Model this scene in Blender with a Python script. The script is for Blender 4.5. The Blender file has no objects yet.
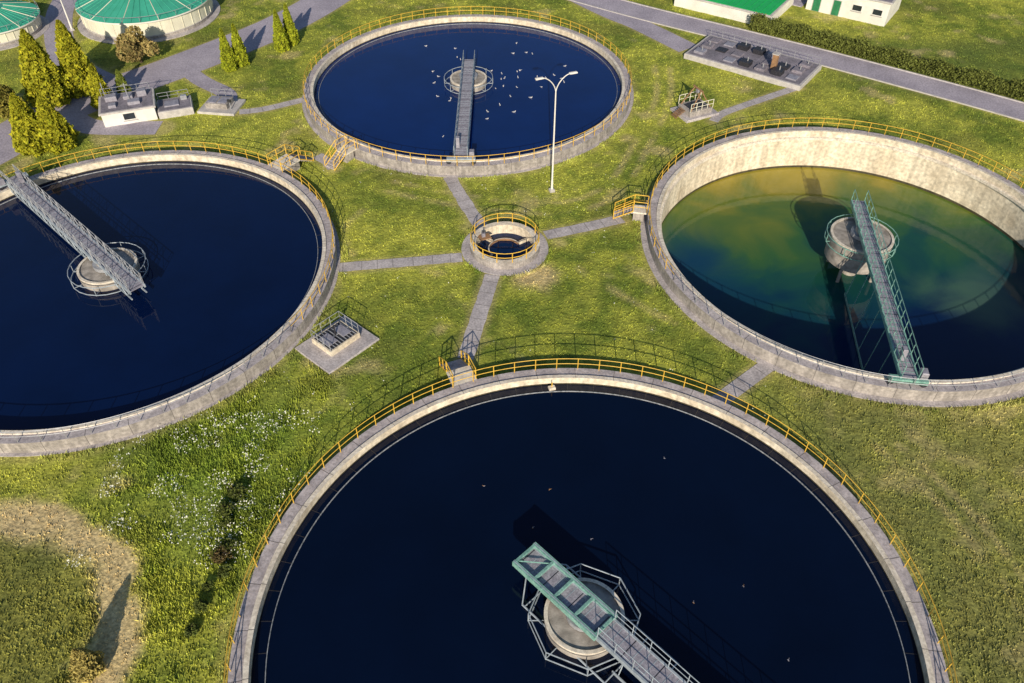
import bpy, math, random
import numpy as np
from mathutils import Vector, Matrix
random.seed(7); np.random.seed(7)
R_=math.radians; cos=math.cos; sin=math.sin; pi=math.pi
scene=bpy.context.scene
COL=scene.collection

# ------------------------------------------------------------------ materials
MATS={}
def M(name,c1,c2=None,scale=2.0,rough=0.8,bump=0.0,bscale=20.0,metal=0.0,fine=None,streak=False,detail=6,lo=0.35,hi=0.65,spec=0.5,smin=0.72):
    if name in MATS: return MATS[name]
    m=bpy.data.materials.new(name); m.use_nodes=True; nt=m.node_tree; N=nt.nodes; L=nt.links
    b=N['Principled BSDF']; b.inputs['Roughness'].default_value=rough; b.inputs['Metallic'].default_value=metal
    b.inputs['Specular IOR Level'].default_value=spec
    tc=N.new('ShaderNodeTexCoord')
    if c2 is None: c2=tuple(x*0.78 for x in c1)
    no=N.new('ShaderNodeTexNoise'); no.inputs['Scale'].default_value=scale; no.inputs['Detail'].default_value=detail; no.inputs['Roughness'].default_value=0.62
    L.new(tc.outputs['Object'],no.inputs['Vector'])
    mr=N.new('ShaderNodeMapRange'); mr.inputs[1].default_value=lo; mr.inputs[2].default_value=hi
    L.new(no.outputs['Fac'],mr.inputs[0])
    mx=N.new('ShaderNodeMix'); mx.data_type='RGBA'; mx.inputs[6].default_value=(*c1,1); mx.inputs[7].default_value=(*c2,1)
    L.new(mr.outputs[0],mx.inputs[0]); out=mx.outputs[2]
    if fine:
        n2=N.new('ShaderNodeTexNoise'); n2.inputs['Scale'].default_value=fine; n2.inputs['Detail'].default_value=4
        L.new(tc.outputs['Object'],n2.inputs['Vector'])
        m2=N.new('ShaderNodeMapRange'); m2.inputs[1].default_value=0.3; m2.inputs[2].default_value=0.7; m2.inputs[3].default_value=0.72; m2.inputs[4].default_value=1.22
        L.new(n2.outputs['Fac'],m2.inputs[0])
        v=N.new('ShaderNodeVectorMath'); v.operation='SCALE'; L.new(out,v.inputs[0]); L.new(m2.outputs[0],v.inputs['Scale']); out=v.outputs[0]
    if streak:
        sx=N.new('ShaderNodeSeparateXYZ'); L.new(tc.outputs['Object'],sx.inputs[0])
        at=N.new('ShaderNodeMath'); at.operation='ARCTAN2'; L.new(sx.outputs[1],at.inputs[0]); L.new(sx.outputs[0],at.inputs[1])
        mu=N.new('ShaderNodeMath'); mu.operation='MULTIPLY'; mu.inputs[1].default_value=26; L.new(at.outputs[0],mu.inputs[0])
        mz=N.new('ShaderNodeMath'); mz.operation='MULTIPLY'; mz.inputs[1].default_value=0.12; L.new(sx.outputs[2],mz.inputs[0])
        cx=N.new('ShaderNodeCombineXYZ'); L.new(mu.outputs[0],cx.inputs[0]); L.new(mz.outputs[0],cx.inputs[1])
        n3=N.new('ShaderNodeTexNoise'); n3.inputs['Scale'].default_value=1.2; n3.inputs['Detail'].default_value=6; L.new(cx.outputs[0],n3.inputs['Vector'])
        m3=N.new('ShaderNodeMapRange'); m3.inputs[1].default_value=0.35; m3.inputs[2].default_value=0.6; m3.inputs[3].default_value=smin; m3.inputs[4].default_value=1.06
        L.new(n3.outputs['Fac'],m3.inputs[0])
        v=N.new('ShaderNodeVectorMath'); v.operation='SCALE'; L.new(out,v.inputs[0]); L.new(m3.outputs[0],v.inputs['Scale']); out=v.outputs[0]
    L.new(out,b.inputs['Base Color'])
    if bump:
        nb=N.new('ShaderNodeTexNoise'); nb.inputs['Scale'].default_value=bscale; nb.inputs['Detail'].default_value=4
        L.new(tc.outputs['Object'],nb.inputs['Vector'])
        bp=N.new('ShaderNodeBump'); bp.inputs['Strength'].default_value=bump; bp.inputs['Distance'].default_value=0.04
        L.new(nb.outputs['Fac'],bp.inputs['Height']); L.new(bp.outputs[0],b.inputs['Normal'])
    MATS[name]=m; return m

walk=M('walkway_concrete',(0.55,0.50,0.51),(0.34,0.31,0.33),0.8,0.9,0.2,30,fine=6)
lip=M('lip_concrete',(0.80,0.74,0.64),(0.58,0.51,0.42),1.2,0.85,0.2,20,fine=5)
wallo=M('outer_wall_concrete',(0.46,0.42,0.39),(0.28,0.255,0.24),0.7,0.9,0.2,12,fine=4,streak=True)
walli=M('inner_wall_concrete',(0.80,0.72,0.58),(0.62,0.53,0.40),0.45,0.85,0.2,12,fine=3,streak=True,smin=0.8)
wallw=M('wet_wall_concrete',(0.10,0.085,0.05),(0.05,0.045,0.03),1.0,0.5,0.2,10,streak=True)
joint=M('joint_dark',(0.17,0.155,0.15))
path=M('path_concrete',(0.56,0.515,0.52),(0.37,0.34,0.35),0.7,0.9,0.2,25,fine=6)
asph=M('asphalt',(0.45,0.41,0.48),(0.33,0.30,0.36),0.25,0.9,0.2,40,fine=5)
kerb=M('kerb_concrete',(0.56,0.53,0.52),(0.40,0.38,0.37),2,0.9)
yel=M('yellow_paint',(0.85,0.54,0.06),(0.62,0.38,0.05),3,0.5)
galv=M('galvanised_steel',(0.46,0.47,0.50),(0.30,0.31,0.34),4,0.45,metal=0.3)
bridgeb=M('blue_grey_steel',(0.44,0.50,0.56),(0.27,0.32,0.37),2,0.5,metal=0.1)
teal=M('green_steel_paint',(0.27,0.50,0.43),(0.15,0.32,0.28),2.5,0.5,fine=8)
deckm=M('steel_grating',(0.42,0.40,0.46),(0.26,0.25,0.30),3,0.6,0.3,60,metal=0.1,fine=10)
drumm=M('drum_concrete',(0.46,0.42,0.38),(0.22,0.20,0.18),1.5,0.85,0.3,15,fine=6)
dark=M('dark_metal',(0.035,0.035,0.045),(0.02,0.02,0.025),5,0.5)
white=M('white_render',(0.80,0.78,0.74),(0.66,0.64,0.60),0.6,0.8)
cream=M('cream_cladding',(0.78,0.76,0.62),(0.64,0.61,0.50),0.5,0.6)
groof=M('green_metal_roof',(0.06,0.42,0.29),(0.045,0.32,0.22),0.4,0.45)
bgreen=M('bright_green_roof',(0.01,0.52,0.12),(0.008,0.42,0.10),0.3,0.6)
roofg=M('grey_roof_felt',(0.27,0.245,0.29),(0.16,0.15,0.18),0.9,0.85,0.2,20,fine=5)
hatch=M('hatch_metal',(0.40,0.39,0.45),(0.25,0.24,0.29),3,0.5,metal=0.2)
brown=M('rusty_brown',(0.36,0.20,0.10),(0.22,0.13,0.07),2.5,0.8)
bark=M('bark',(0.10,0.07,0.045),(0.05,0.035,0.025),6,0.95,0.5,20)
weirm=M('weir_steel',(0.42,0.44,0.47),(0.16,0.18,0.20),5,0.4)
featherw=M('white_feathers',(0.8,0.8,0.8),(0.6,0.6,0.62),8,0.7)
featherg=M('grey_feathers',(0.35,0.37,0.40),(0.25,0.26,0.3),8,0.7)
beak=M('beak',(0.7,0.35,0.03))
glass=M('window_glass',(0.03,0.04,0.05),(0.02,0.025,0.03),2,0.1)
doorg=M('green_door',(0.03,0.22,0.10),(0.02,0.15,0.07),2,0.5)
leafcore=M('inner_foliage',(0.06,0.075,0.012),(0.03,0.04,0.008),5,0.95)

def water_mat(name,c,rough=0.04,bs=0.05):
    m=M(name,c,tuple(x*0.72 for x in c),0.12,rough,0,lo=0.3,hi=0.7,detail=4)
    nt=m.node_tree;N=nt.nodes;L=nt.links;b=N['Principled BSDF']; b.inputs['IOR'].default_value=1.33
    tc=N.new('ShaderNodeTexCoord'); n=N.new('ShaderNodeTexNoise'); n.inputs['Scale'].default_value=1.6; n.inputs['Detail'].default_value=4
    L.new(tc.outputs['Object'],n.inputs['Vector']); bp=N.new('ShaderNodeBump'); bp.inputs['Strength'].default_value=bs; bp.inputs['Distance'].default_value=0.1
    L.new(n.outputs['Fac'],bp.inputs['Height']); L.new(bp.outputs[0],b.inputs['Normal'])
    return m
waterA=water_mat('water_blue',(0.002,0.022,0.135))
waterC=water_mat('water_black_blue',(0.0012,0.0055,0.024),bs=.07)
waterD=water_mat('water_navy',(0.0012,0.009,0.052))
waterE=water_mat('water_well',(0.003,0.018,0.075))
def algae():
    m=bpy.data.materials.new('water_algae'); m.use_nodes=True; nt=m.node_tree;N=nt.nodes;L=nt.links;b=N['Principled BSDF']
    b.inputs['Roughness'].default_value=0.06; b.inputs['IOR'].default_value=1.33
    tc=N.new('ShaderNodeTexCoord'); sx=N.new('ShaderNodeSeparateXYZ')
    n=N.new('ShaderNodeTexNoise'); n.inputs['Scale'].default_value=0.13; n.inputs['Detail'].default_value=7; n.inputs['Distortion'].default_value=0.7
    L.new(tc.outputs['Object'],n.inputs['Vector']); L.new(tc.outputs['Object'],sx.inputs[0])
    def ma(op,a,bb,c=None):
        x=N.new('ShaderNodeMath'); x.operation=op
        for i,q in enumerate([a,bb,c]):
            if q is None: continue
            if isinstance(q,(int,float)): x.inputs[i].default_value=q
            else: L.new(q,x.inputs[i])
        return x.outputs[0]
    nn=ma('SUBTRACT',n.outputs['Fac'],0.5)
    p=ma('MULTIPLY_ADD',sx.outputs[1],0.032,0.38)
    p=ma('MULTIPLY_ADD',sx.outputs[0],-0.006,p)
    p=ma('MULTIPLY_ADD',nn,0.8,p)
    r=N.new('ShaderNodeValToRGB'); cr=r.color_ramp
    cr.elements[0].position=0.06; cr.elements[0].color=(0.0015,0.014,0.06,1)
    cr.elements[1].position=1.0; cr.elements[1].color=(0.34,0.28,0.04,1)
    for pos,c in [(0.24,(0.004,0.040,0.065)),(0.42,(0.012,0.075,0.055)),(0.58,(0.04,0.12,0.035)),(0.74,(0.12,0.17,0.03)),(0.88,(0.24,0.22,0.03))]:
        e=cr.elements.new(pos); e.color=(*c,1)
    L.new(p,r.inputs[0]); out=r.outputs[0]
    def blob(cx,cy,rad,col,st,out):
        d=N.new('ShaderNodeVectorMath'); d.operation='DISTANCE'; d.inputs[1].default_value=(cx,cy,0)
        ad=N.new('ShaderNodeVectorMath'); ad.operation='MULTIPLY_ADD'; L.new(n.outputs['Color'],ad.inputs[0]); ad.inputs[1].default_value=(12,12,0); ad.inputs[2].default_value=(-6,-6,0)
        a2=N.new('ShaderNodeVectorMath'); a2.operation='ADD'; L.new(ad.outputs[0],a2.inputs[0]); L.new(tc.outputs['Object'],a2.inputs[1])
        L.new(a2.outputs[0],d.inputs[0])
        mr=N.new('ShaderNodeMapRange'); mr.interpolation_type='SMOOTHSTEP'; mr.inputs[1].default_value=rad; mr.inputs[2].default_value=0; mr.inputs[3].default_value=0; mr.inputs[4].default_value=st
        L.new(d.outputs['Value'],mr.inputs[0])
        mx=N.new('ShaderNodeMix'); mx.data_type='RGBA'; L.new(mr.outputs[0],mx.inputs[0]); L.new(out,mx.inputs[6]); mx.inputs[7].default_value=(*col,1)
        return mx.outputs[2]
    out=blob(10,-4,7.5,(0.12,0.22,0.12),0.75,out)
    out=blob(-16,1,10,(0.003,0.035,0.12),1.0,out)
    out=blob(16,5,6,(0.01,0.05,0.04),0.6,out)
    out=blob(14,-12,8,(0.002,0.02,0.10),0.85,out)
    L.new(out,b.inputs['Base Color'])
    n2=N.new('ShaderNodeTexNoise'); n2.inputs['Scale'].default_value=1.6; L.new(tc.outputs['Object'],n2.inputs['Vector'])
    bp=N.new('ShaderNodeBump'); bp.inputs['Strength'].default_value=0.05; bp.inputs['Distance'].default_value=0.1
    L.new(n2.outputs['Fac'],bp.inputs['Height']); L.new(bp.outputs[0],b.inputs['Normal'])
    return m
waterB=algae()

def attr_mat(name,rough=0.85,var=0.3,scale=1.5):
    m=bpy.data.materials.new(name); m.use_nodes=True; nt=m.node_tree;N=nt.nodes;L=nt.links;b=N['Principled BSDF']
    b.inputs['Roughness'].default_value=rough; b.inputs['Specular IOR Level'].default_value=0.2
    a=N.new('ShaderNodeAttribute'); a.attribute_name='Col'
    tc=N.new('ShaderNodeTexCoord'); n=N.new('ShaderNodeTexNoise'); n.inputs['Scale'].default_value=scale; n.inputs['Detail'].default_value=3
    L.new(tc.outputs['Object'],n.inputs['Vector'])
    mr=N.new('ShaderNodeMapRange'); mr.inputs[1].default_value=0.3; mr.inputs[2].default_value=0.7; mr.inputs[3].default_value=1-var; mr.inputs[4].default_value=1+var
    L.new(n.outputs['Fac'],mr.inputs[0]); v=N.new('ShaderNodeVectorMath'); v.operation='SCALE'; L.new(a.outputs['Color'],v.inputs[0]); L.new(mr.outputs[0],v.inputs['Scale'])
    L.new(v.outputs[0],b.inputs['Base Color']); return m
leafm=attr_mat('foliage')
grassm=attr_mat('grass_blades',var=0.3,scale=1.1)

# ------------------------------------------------------------------ mesh builder
class MB:
    def __init__(s): s.v=[];s.f=[];s.m=[];s.mats=[]
    def mi(s,mat):
        if mat not in s.mats: s.mats.append(mat)
        return s.mats.index(mat)
    def add(s,vs,fs,mat):
        o=len(s.v); s.v+= [tuple(p) for p in vs]; k=s.mi(mat)
        for f in fs: s.f.append(tuple(i+o for i in f)); s.m.append(k)
    def box(s,c,d,mat,rot=0.0,bev=0.0):
        cx,cy,cz=c; x,y,z=d[0]/2,d[1]/2,d[2]/2; ca,sa=cos(rot),sin(rot)
        if bev>0:
            vs=[]
            for zz,ins in [(-z,0),(z-bev,0),(z,bev)]:
                for px,py in [(-x+ins,-y+ins),(x-ins,-y+ins),(x-ins,y-ins),(-x+ins,y-ins)]:
                    vs.append((cx+px*ca-py*sa,cy+px*sa+py*ca,cz+zz))
            fs=[(3,2,1,0),(8,9,10,11)]
            for l in (0,4):
                for i in range(4): j=(i+1)%4; fs.append((l+i,l+j,l+4+j,l+4+i))
            s.add(vs,fs,mat); return
        vs=[]
        for zz in (-z,z):
            for px,py in [(-x,-y),(x,-y),(x,y),(-x,y)]: vs.append((cx+px*ca-py*sa,cy+px*sa+py*ca,cz+zz))
        s.add(vs,[(3,2,1,0),(4,5,6,7),(0,1,5,4),(1,2,6,5),(2,3,7,6),(3,0,4,7)],mat)
    def tube(s,a,b,r,mat,n=5,r2=None):
        a=Vector(a);b=Vector(b);d=b-a
        if d.length<1e-5: return
        q=d.to_track_quat('Z','Y'); r2=r if r2 is None else r2; vs=[]
        for p,rr in ((a,r),(b,r2)):
            for i in range(n):
                t=2*pi*i/n; vs.append(p+q@Vector((rr*cos(t),rr*sin(t),0)))
        fs=[(i,(i+1)%n,n+(i+1)%n,n+i) for i in range(n)]+[tuple(range(n-1,-1,-1)),tuple(range(n,2*n))]
        s.add(vs,fs,mat)
    def lathe(s,prof,mats,seg=192,a0=0,a1=2*pi,c=(0,0)):
        full=abs(a1-a0-2*pi)<1e-6; n=seg if full else seg+1; vs=[]
        for i in range(n):
            t=a0+(a1-a0)*i/seg
            for r,z in prof: vs.append((c[0]+r*cos(t),c[1]+r*sin(t),z))
        k=len(prof)
        for j in range(k-1):
            fs=[]
            for i in range(seg):
                i2=(i+1)%n; fs.append((i*k+j,i2*k+j,i2*k+j+1,i*k+j+1))
            if j==0: s.add(vs,fs,mats[j]); base=len(s.v)-len(vs)
            else:
                mi=s.mi(mats[j])
                for f in fs: s.f.append(tuple(q+base for q in f)); s.m.append(mi)
    def disc(s,r,z,mat,seg=96,c=(0,0),rin=0):
        if rin>0: s.lathe([(r,z),(rin,z)],[mat],seg,c=c); return
        vs=[(c[0],c[1],z)]+[(c[0]+r*cos(2*pi*i/seg),c[1]+r*sin(2*pi*i/seg),z) for i in range(seg)]
        s.add(vs,[(0,1+i,1+(i+1)%seg) for i in range(seg)],mat)
    def obj(s,name,parent=None,loc=(0,0,0),rot=0,smooth=False):
        me=bpy.data.meshes.new(name); me.from_pydata(s.v,[],s.f)
        for m in s.mats: me.materials.append(m)
        me.polygons.foreach_set('material_index',s.m)
        if smooth: me.polygons.foreach_set('use_smooth',[True]*len(s.f))
        me.update()
        o=bpy.data.objects.new(name,me); COL.objects.link(o); o.location=loc; o.rotation_euler=(0,0,rot)
        if parent: o.parent=parent
        return o
def empty(name,loc,rot=0):
    e=bpy.data.objects.new(name,None); COL.objects.link(e); e.location=loc; e.rotation_euler=(0,0,rot); e.empty_display_size=0.5; return e

def ring_rail(mb,r,z,a0,a1,mat,sp=1.6,h=1.1,pr=0.034):
    n=max(2,int(abs(a1-a0)*r/sp)); sub=2
    for i in range(n+1):
        t=a0+(a1-a0)*i/n
        if abs(a1-a0-2*pi)<1e-6 and i==n: break
        mb.tube((r*cos(t),r*sin(t),z),(r*cos(t),r*sin(t),z+h),pr,mat,4)
    for hh in (h,h*0.52):
        for i in range(n*sub):
            t=a0+(a1-a0)*i/(n*sub); u=a0+(a1-a0)*(i+1)/(n*sub)
            mb.tube((r*cos(t),r*sin(t),z+hh),(r*cos(u),r*sin(u),z+hh),pr*0.9,mat,4)
def rail_line(mb,a,b,mat,h=1.1,sp=1.2,pr=0.03,mid=True):
    a=Vector(a);b=Vector(b);n=max(1,int((b-a).length/sp)); up=Vector((0,0,h))
    for i in range(n+1):
        p=a.lerp(b,i/n); mb.tube(p,p+up,pr,mat,4)
    mb.tube(a+up,b+up,pr,mat,4)
    if mid: mb.tube(a+up*0.5,b+up*0.5,pr*0.8,mat,4)

# ------------------------------------------------------------------ tanks
RIM=1.1
T={'A':(-5.2,90.6,19.4),'B':(32.2,59.7,19.6),'C':(4.2,22.4,20.15),'D':(-35.3,54.8,19.6)}
AP={'A':.35,'B':.55,'C':.12,'D':.3}
def tank(key,wz,wmat,rails,stair,weir=True,weirin=.75):
    x,y,R=T[key]; e=empty('sedimentation_tank',(x,y,0)); Ri=R-1.12
    mb=MB()
    if wz<-1:
        mb.lathe([(R,-0.4),(R,RIM),(R-0.8,RIM),(R-0.8,RIM+0.1),(Ri,RIM+0.1),(Ri,wz+0.7),(Ri-0.004,wz+0.25),(Ri-0.006,wz-1)],[wallo,walk,lip,lip,walli,walli,wallw])
        mb.lathe([(Ri,RIM-0.55),(Ri-0.25,RIM-0.6),(Ri-0.25,RIM-0.85),(Ri,RIM-0.95)],[lip,lip,walli])
    else:
        mb.lathe([(R,-0.4),(R,RIM),(R-0.8,RIM),(R-0.8,RIM+0.1),(Ri,RIM+0.1),(Ri,wz+0.12),(Ri-0.004,wz-1)],[wallo,walk,lip,lip,walli,wallw])
    nj=42
    for i in range(nj):
        t=2*pi*(i+0.3)/nj; rr=R-0.4
        mb.box((rr*cos(t),rr*sin(t),RIM+0.002),(0.8,0.04,0.008),joint,t)
        rr=R-0.96; mb.box((rr*cos(t),rr*sin(t),RIM+0.102),(0.322,0.03,0.008),joint,t)
        mb.box(((R+0.002)*cos(t),(R+0.002)*sin(t),0.55),(0.01,0.04,1.1),joint,t)
    mb.obj('tank_wall',e)
    aw=AP[key]
    ap=MB(); ap.disc(R+aw,0.035,path,192,rin=R+0.003); ap.lathe([(R+aw+.01,-0.1),(R+aw,0.035)],[path]); ap.obj('apron',e)
    w=MB(); w.disc(Ri-0.003,wz,wmat,192); w.obj('water',e)
    if weir:
        wb=MB(); q=Ri-weirin
        wb.lathe([(q,wz-0.3),(q,wz+0.07),(q-.045,wz+0.07),(q-.045,wz-0.3)],[weirm]*3)
        for i in range(60):
            t=2*pi*i/60; rr=Ri-weirin/2
            wb.box((rr*cos(t),rr*sin(t),wz+0.0),(weirin,0.04,0.03),dark,t)
        wb.obj('overflow_weir',e)
    rb=MB()
    for a0,a1,mt in rails: ring_rail(rb,R-0.1,RIM,R_(a0),R_(a1),mt)
    rb.obj('railing',e)
    ang,L,W=stair; s=MB()
    s.box((L/2+0.005,0,RIM-0.075),(L,W,0.15),lip)
    s.box((L/2+0.15,0,(RIM-0.15)/2-0.05),(L-0.4,W-0.3,RIM-0.05),wallo)
    ns=6
    for i in range(ns):
        z=RIM*(1-(i+1)/(ns+1)); s.box((L+0.15+0.3*i+0.003,0,z-0.05),(0.3,W-0.2,0.10),path)
    for sd in (-1,1):
        yy=sd*(W/2-0.05)
        rail_line(s,(0.1,yy,RIM),(L,yy,RIM),yel,1.1,0.9,0.045)
        a=Vector((L,yy,RIM)); b=Vector((L+0.3*ns,yy,0.05))
        s.tube(a,b,0.06,yel,4)
        s.tube(a+Vector((0,0,1.1)),b+Vector((0,0,1.0)),0.045,yel,4); s.tube(a+Vector((0,0,.55)),b+Vector((0,0,.5)),0.035,yel,4)
        s.tube(b,b+Vector((0,0,1.0)),0.045,yel,4)
        m_=a.lerp(b,.5); s.tube(m_,m_+Vector((0,0,1.05)),0.04,yel,4)
    s.obj('access_stair',e,(R*cos(R_(ang)),R*sin(R_(ang)),0),R_(ang))
    return e
def bridge(e,key,ang,over,reach,w,frame,deck,wz,truss=False,drum=2.6,frameR=3.4,drumtop=1.35,nring=24,ringmat=None,green_end=0.0,drumbot=None,pr2=.04):
    R=T[key][2]; b=MB(); zd=1.9; a=-over; c=reach
    b.box(((a+c)/2,0,zd),(c-a,w-0.12,0.06),deck)
    n=int((c-a)/0.5)
    for i in range(n): b.box((a+0.25+i*0.5,0,zd+0.034),(0.05,w-0.14,0.012),frame if i%4 else dark)
    for sd in (-1,1):
        y=sd*w/2
        b.box(((a+c)/2,y,zd-0.08),(c-a,0.12,0.36),frame)
        ra=a+green_end if green_end else a
        rail_line(b,(ra,y,zd+0.1),(c,y,zd+0.1),frame if not truss else galv,1.1,1.25,0.033)
        if truss:
            zb=zd-0.95; b.box(((a+c)/2,y,zb),(c-a-0.5,0.1,0.12),frame); k=int((c-a)/1.5)
            for i in range(k):
                x0=a+0.3+(c-a-.6)*i/k; x1=a+0.3+(c-a-.6)*(i+1)/k
                b.tube((x0,y,zd-0.2),((x0+x1)/2,y,zb),0.045,frame,4); b.tube(((x0+x1)/2,y,zb),(x1,y,zd-0.2),0.045,frame,4)
                b.tube((x0,y,zd-.2),(x0,y,zd+1.15),0.03,galv,4)
                b.tube((x0,y,zd+.2),(x1,y,zd+1.15),0.025,galv,4)
    if green_end>0:
        g=green_end
        for sd in (-1,1):
            b.box((a+g/2,sd*(w/2+0.12),zd+0.10),(g,0.24,0.42),teal)
            b.box((a+g/2,sd*(w/2+0.12),zd+0.315),(g,0.06,0.012),bridgeb)
        for i in range(int(g/1.65)+1): b.box((a+0.1+i*1.6,0,zd+0.2),(0.16,w,0.2),teal)
        b.tube((a+.2,-w/2+.1,zd+.25),(a+1.7,w/2-.1,zd+.25),.04,teal,5)
    rx=R-0.5
    b.box((rx,0,zd-0.25),(0.5,w+1.6,0.35),frame)
    for sd in (-1,1):
        y=sd*(w/2+0.6)
        b.tube((rx-0.1,y,RIM+0.26),(rx+0.14,y,RIM+0.26),0.25,dark,12)
        b.box((rx,y,RIM+0.5),(0.3,0.3,0.3),frame)
    b.box((rx-0.3,w/2+0.42,zd+0.25),(0.7,0.5,0.6),hatch,0,0.05)
    b.box((rx-1.8,-w/2+0.3,zd+0.7),(0.5,0.35,1.1),hatch,0,0.04)
    sc=drum+0.8
    b.box(((sc+R-2.6)/2,-w/2-0.35,wz+0.12),(R-2.6-sc,0.05,0.28),frame)
    x=sc+0.4
    while x<R-2.6:
        b.tube((x,-w/2,zd-0.1),(x,-w/2-0.35,wz),0.04,frame,4); x+=2.4
    b.obj('rotating_bridge',e,(0,0,0),ang)
    d=MB(); rm=ringmat or frame; db=wz-0.5 if drumbot is None else drumbot
    d.lathe([(drum*0.97,db),(drum,drumtop-0.15),(drum,drumtop),(drum-0.22,drumtop),(drum-0.22,drumtop-0.12),(0.01,drumtop-0.06)],[drumm,lip,lip,drumm,drumm],64)
    d.tube((0,0,wz-1),(0,0,zd-0.05),0.75,drumm,20); 
    d.tube((0,0,drumtop),(0,0,drumtop+0.35),1.1,galv,20)
    for zz in ((drumtop+0.05),(drumtop-0.75)):
        for i in range(nring):
            t=2*pi*i/nring;u=2*pi*(i+1)/nring
            d.tube((frameR*cos(t),frameR*sin(t),zz),(frameR*cos(u),frameR*sin(u),zz),pr2,rm,5)
    q=nring if nring<12 else 8
    for i in range(q):
        t=2*pi*i/q
        p=(frameR*cos(t),frameR*sin(t)); d.tube((*p,drumtop-0.8),(*p,drumtop+0.05),0.035,rm,5)
        d.tube((*p,drumtop-0.75),(drum*cos(t),drum*sin(t),drumtop-0.75),0.035,rm,5)
    if nring<12:
        for sd in (-1,1):
            o=Vector((-sin(ang),cos(ang),0))*sd*1.9; u=Vector((cos(ang),sin(ang),0))
            d.tube(o*1.0-u*3.2+Vector((0,0,.65)),o*1.0+u*5.5+Vector((0,0,.65)),.06,rm,6)
            d.tube(o-u*3.2+Vector((0,0,.65)),-u*4.6+Vector((0,0,1.7)),.045,rm,6)
        for k in (0,1,3,4):
            u=Vector((cos(ang),sin(ang),0)); o=Vector((-sin(ang),cos(ang),0))*1.9; c_=u*(-3.0+k*2.1)
            d.tube(c_-o+Vector((0,0,.66)),c_+o+Vector((0,0,.66)),.045,rm,5)
    d.obj('centre_drum',e)

eA=tank('A',0.45,waterA,[(0,360,yel)],(232.6,1.5,1.5),weirin=.5)
bridge(eA,'A',R_(-90),3.6,18.9,1.35,bridgeb,deckm,0.45,drum=2.2,frameR=2.9)
eB=tank('B',-3.3,waterB,[(-25,200,yel),(200,335,galv)],(168.7,1.4,1.3),weir=False)
bridge(eB,'B',R_(-98.3),4.2,19.2,1.2,teal,deckm,-3.3,drum=2.8,frameR=3.15,drumtop=1.0,drumbot=-1.5)
eC=tank('C',0.5,waterC,[(0,360,yel)],(112.5,1.6,1.9),weirin=.75)
bridge(eC,'C',R_(-46),5.0,19.4,1.5,bridgeb,deckm,0.5,drum=2.35,frameR=3.25,nring=8,ringmat=bridgeb,green_end=6.6)
eD=tank('D',0.4,waterD,[(-25,200,yel),(200,335,galv)],(55.6,2.6,2.0),weirin=.5)
bridge(eD,'D',R_(137),5.6,19.2,1.3,bridgeb,deckm,0.4,truss=True,drum=2.5,frameR=3.2)
xb=MB()
for t in range(4):
    a=pi/4+t*pi/2; xb.tube((2.2*cos(a),2.2*sin(a),-4),(2.2*cos(a),2.2*sin(a),-1.4),0.16,drumm,8)
xb.obj('support_columns',eB)

# ------------------------------------------------------------------ distribution well
EX,EY=-0.65,59.0
ew=empty('distribution_well',(EX,EY,0))
m=MB()
m.lathe([(3.2,-0.2),(3.2,0.7),(2.65,0.7),(2.65,-0.3),(2.64,-2.0)],[wallo,lip,walli,wallw],96)
m.disc(4.0,0.04,path,96,rin=3.205); m.lathe([(4.02,-0.1),(4.0,0.04)],[path],96)
m.lathe([(1.55,-2),(1.55,0.0),(1.45,0.0),(1.45,-2)],[brown,lip,brown],48,a0=.6,a1=3.9)
for a in (0.6,2.4,3.9): 
    m.box((2.1*cos(a),2.1*sin(a),-0.1),(1.0,0.14,0.4),walli,a)
m.box((-1.9,0.9,0.6),(1.1,.8,0.1),brown,0.4)
m.tube((-2.0,0.9,.6),(-2.0,0.9,1.3),0.05,dark,6); m.box((-2.0,.9,.85),(.3,.3,.4),hatch,.4)
m.obj('well_wall',ew)
m=MB(); m.disc(2.645,-0.25,waterE,64); m.obj('water',ew)
m=MB(); ring_rail(m,3.1,0.7,0,2*pi,yel,1.3,1.0,0.042); m.obj('railing',ew)

# ------------------------------------------------------------------ strips (paths / roads)
def cr(pts,n=10):
    if len(pts)<3:
        a,b=pts; k=max(2,int(math.dist(a,b)/1.0)); return [(a[0]+(b[0]-a[0])*i/k,a[1]+(b[1]-a[1])*i/k) for i in range(k+1)]
    P=[pts[0]]+list(pts)+[pts[-1]]; out=[]
    for i in range(1,len(P)-2):
        for j in range(n):
            t=j/n; r=[]
            for k in range(2):
                p0,p1,p2,p3=P[i-1][k],P[i][k],P[i+1][k],P[i+2][k]
                r.append(0.5*(2*p1+(p2-p0)*t+(2*p0-5*p1+4*p2-p3)*t*t+(3*p1-p0-3*p2+p3)*t**3))
            out.append(tuple(r))
    out.append(pts[-1]); return out
SEGS=[]
def offs(c,o):
    out=[]
    for i,p in enumerate(c):
        a=c[max(0,i-1)];b=c[min(len(c)-1,i+1)]; dx,dy=b[0]-a[0],b[1]-a[1]; l=math.hypot(dx,dy) or 1
        out.append((p[0]-dy/l*o,p[1]+dx/l*o))
    return out
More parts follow.
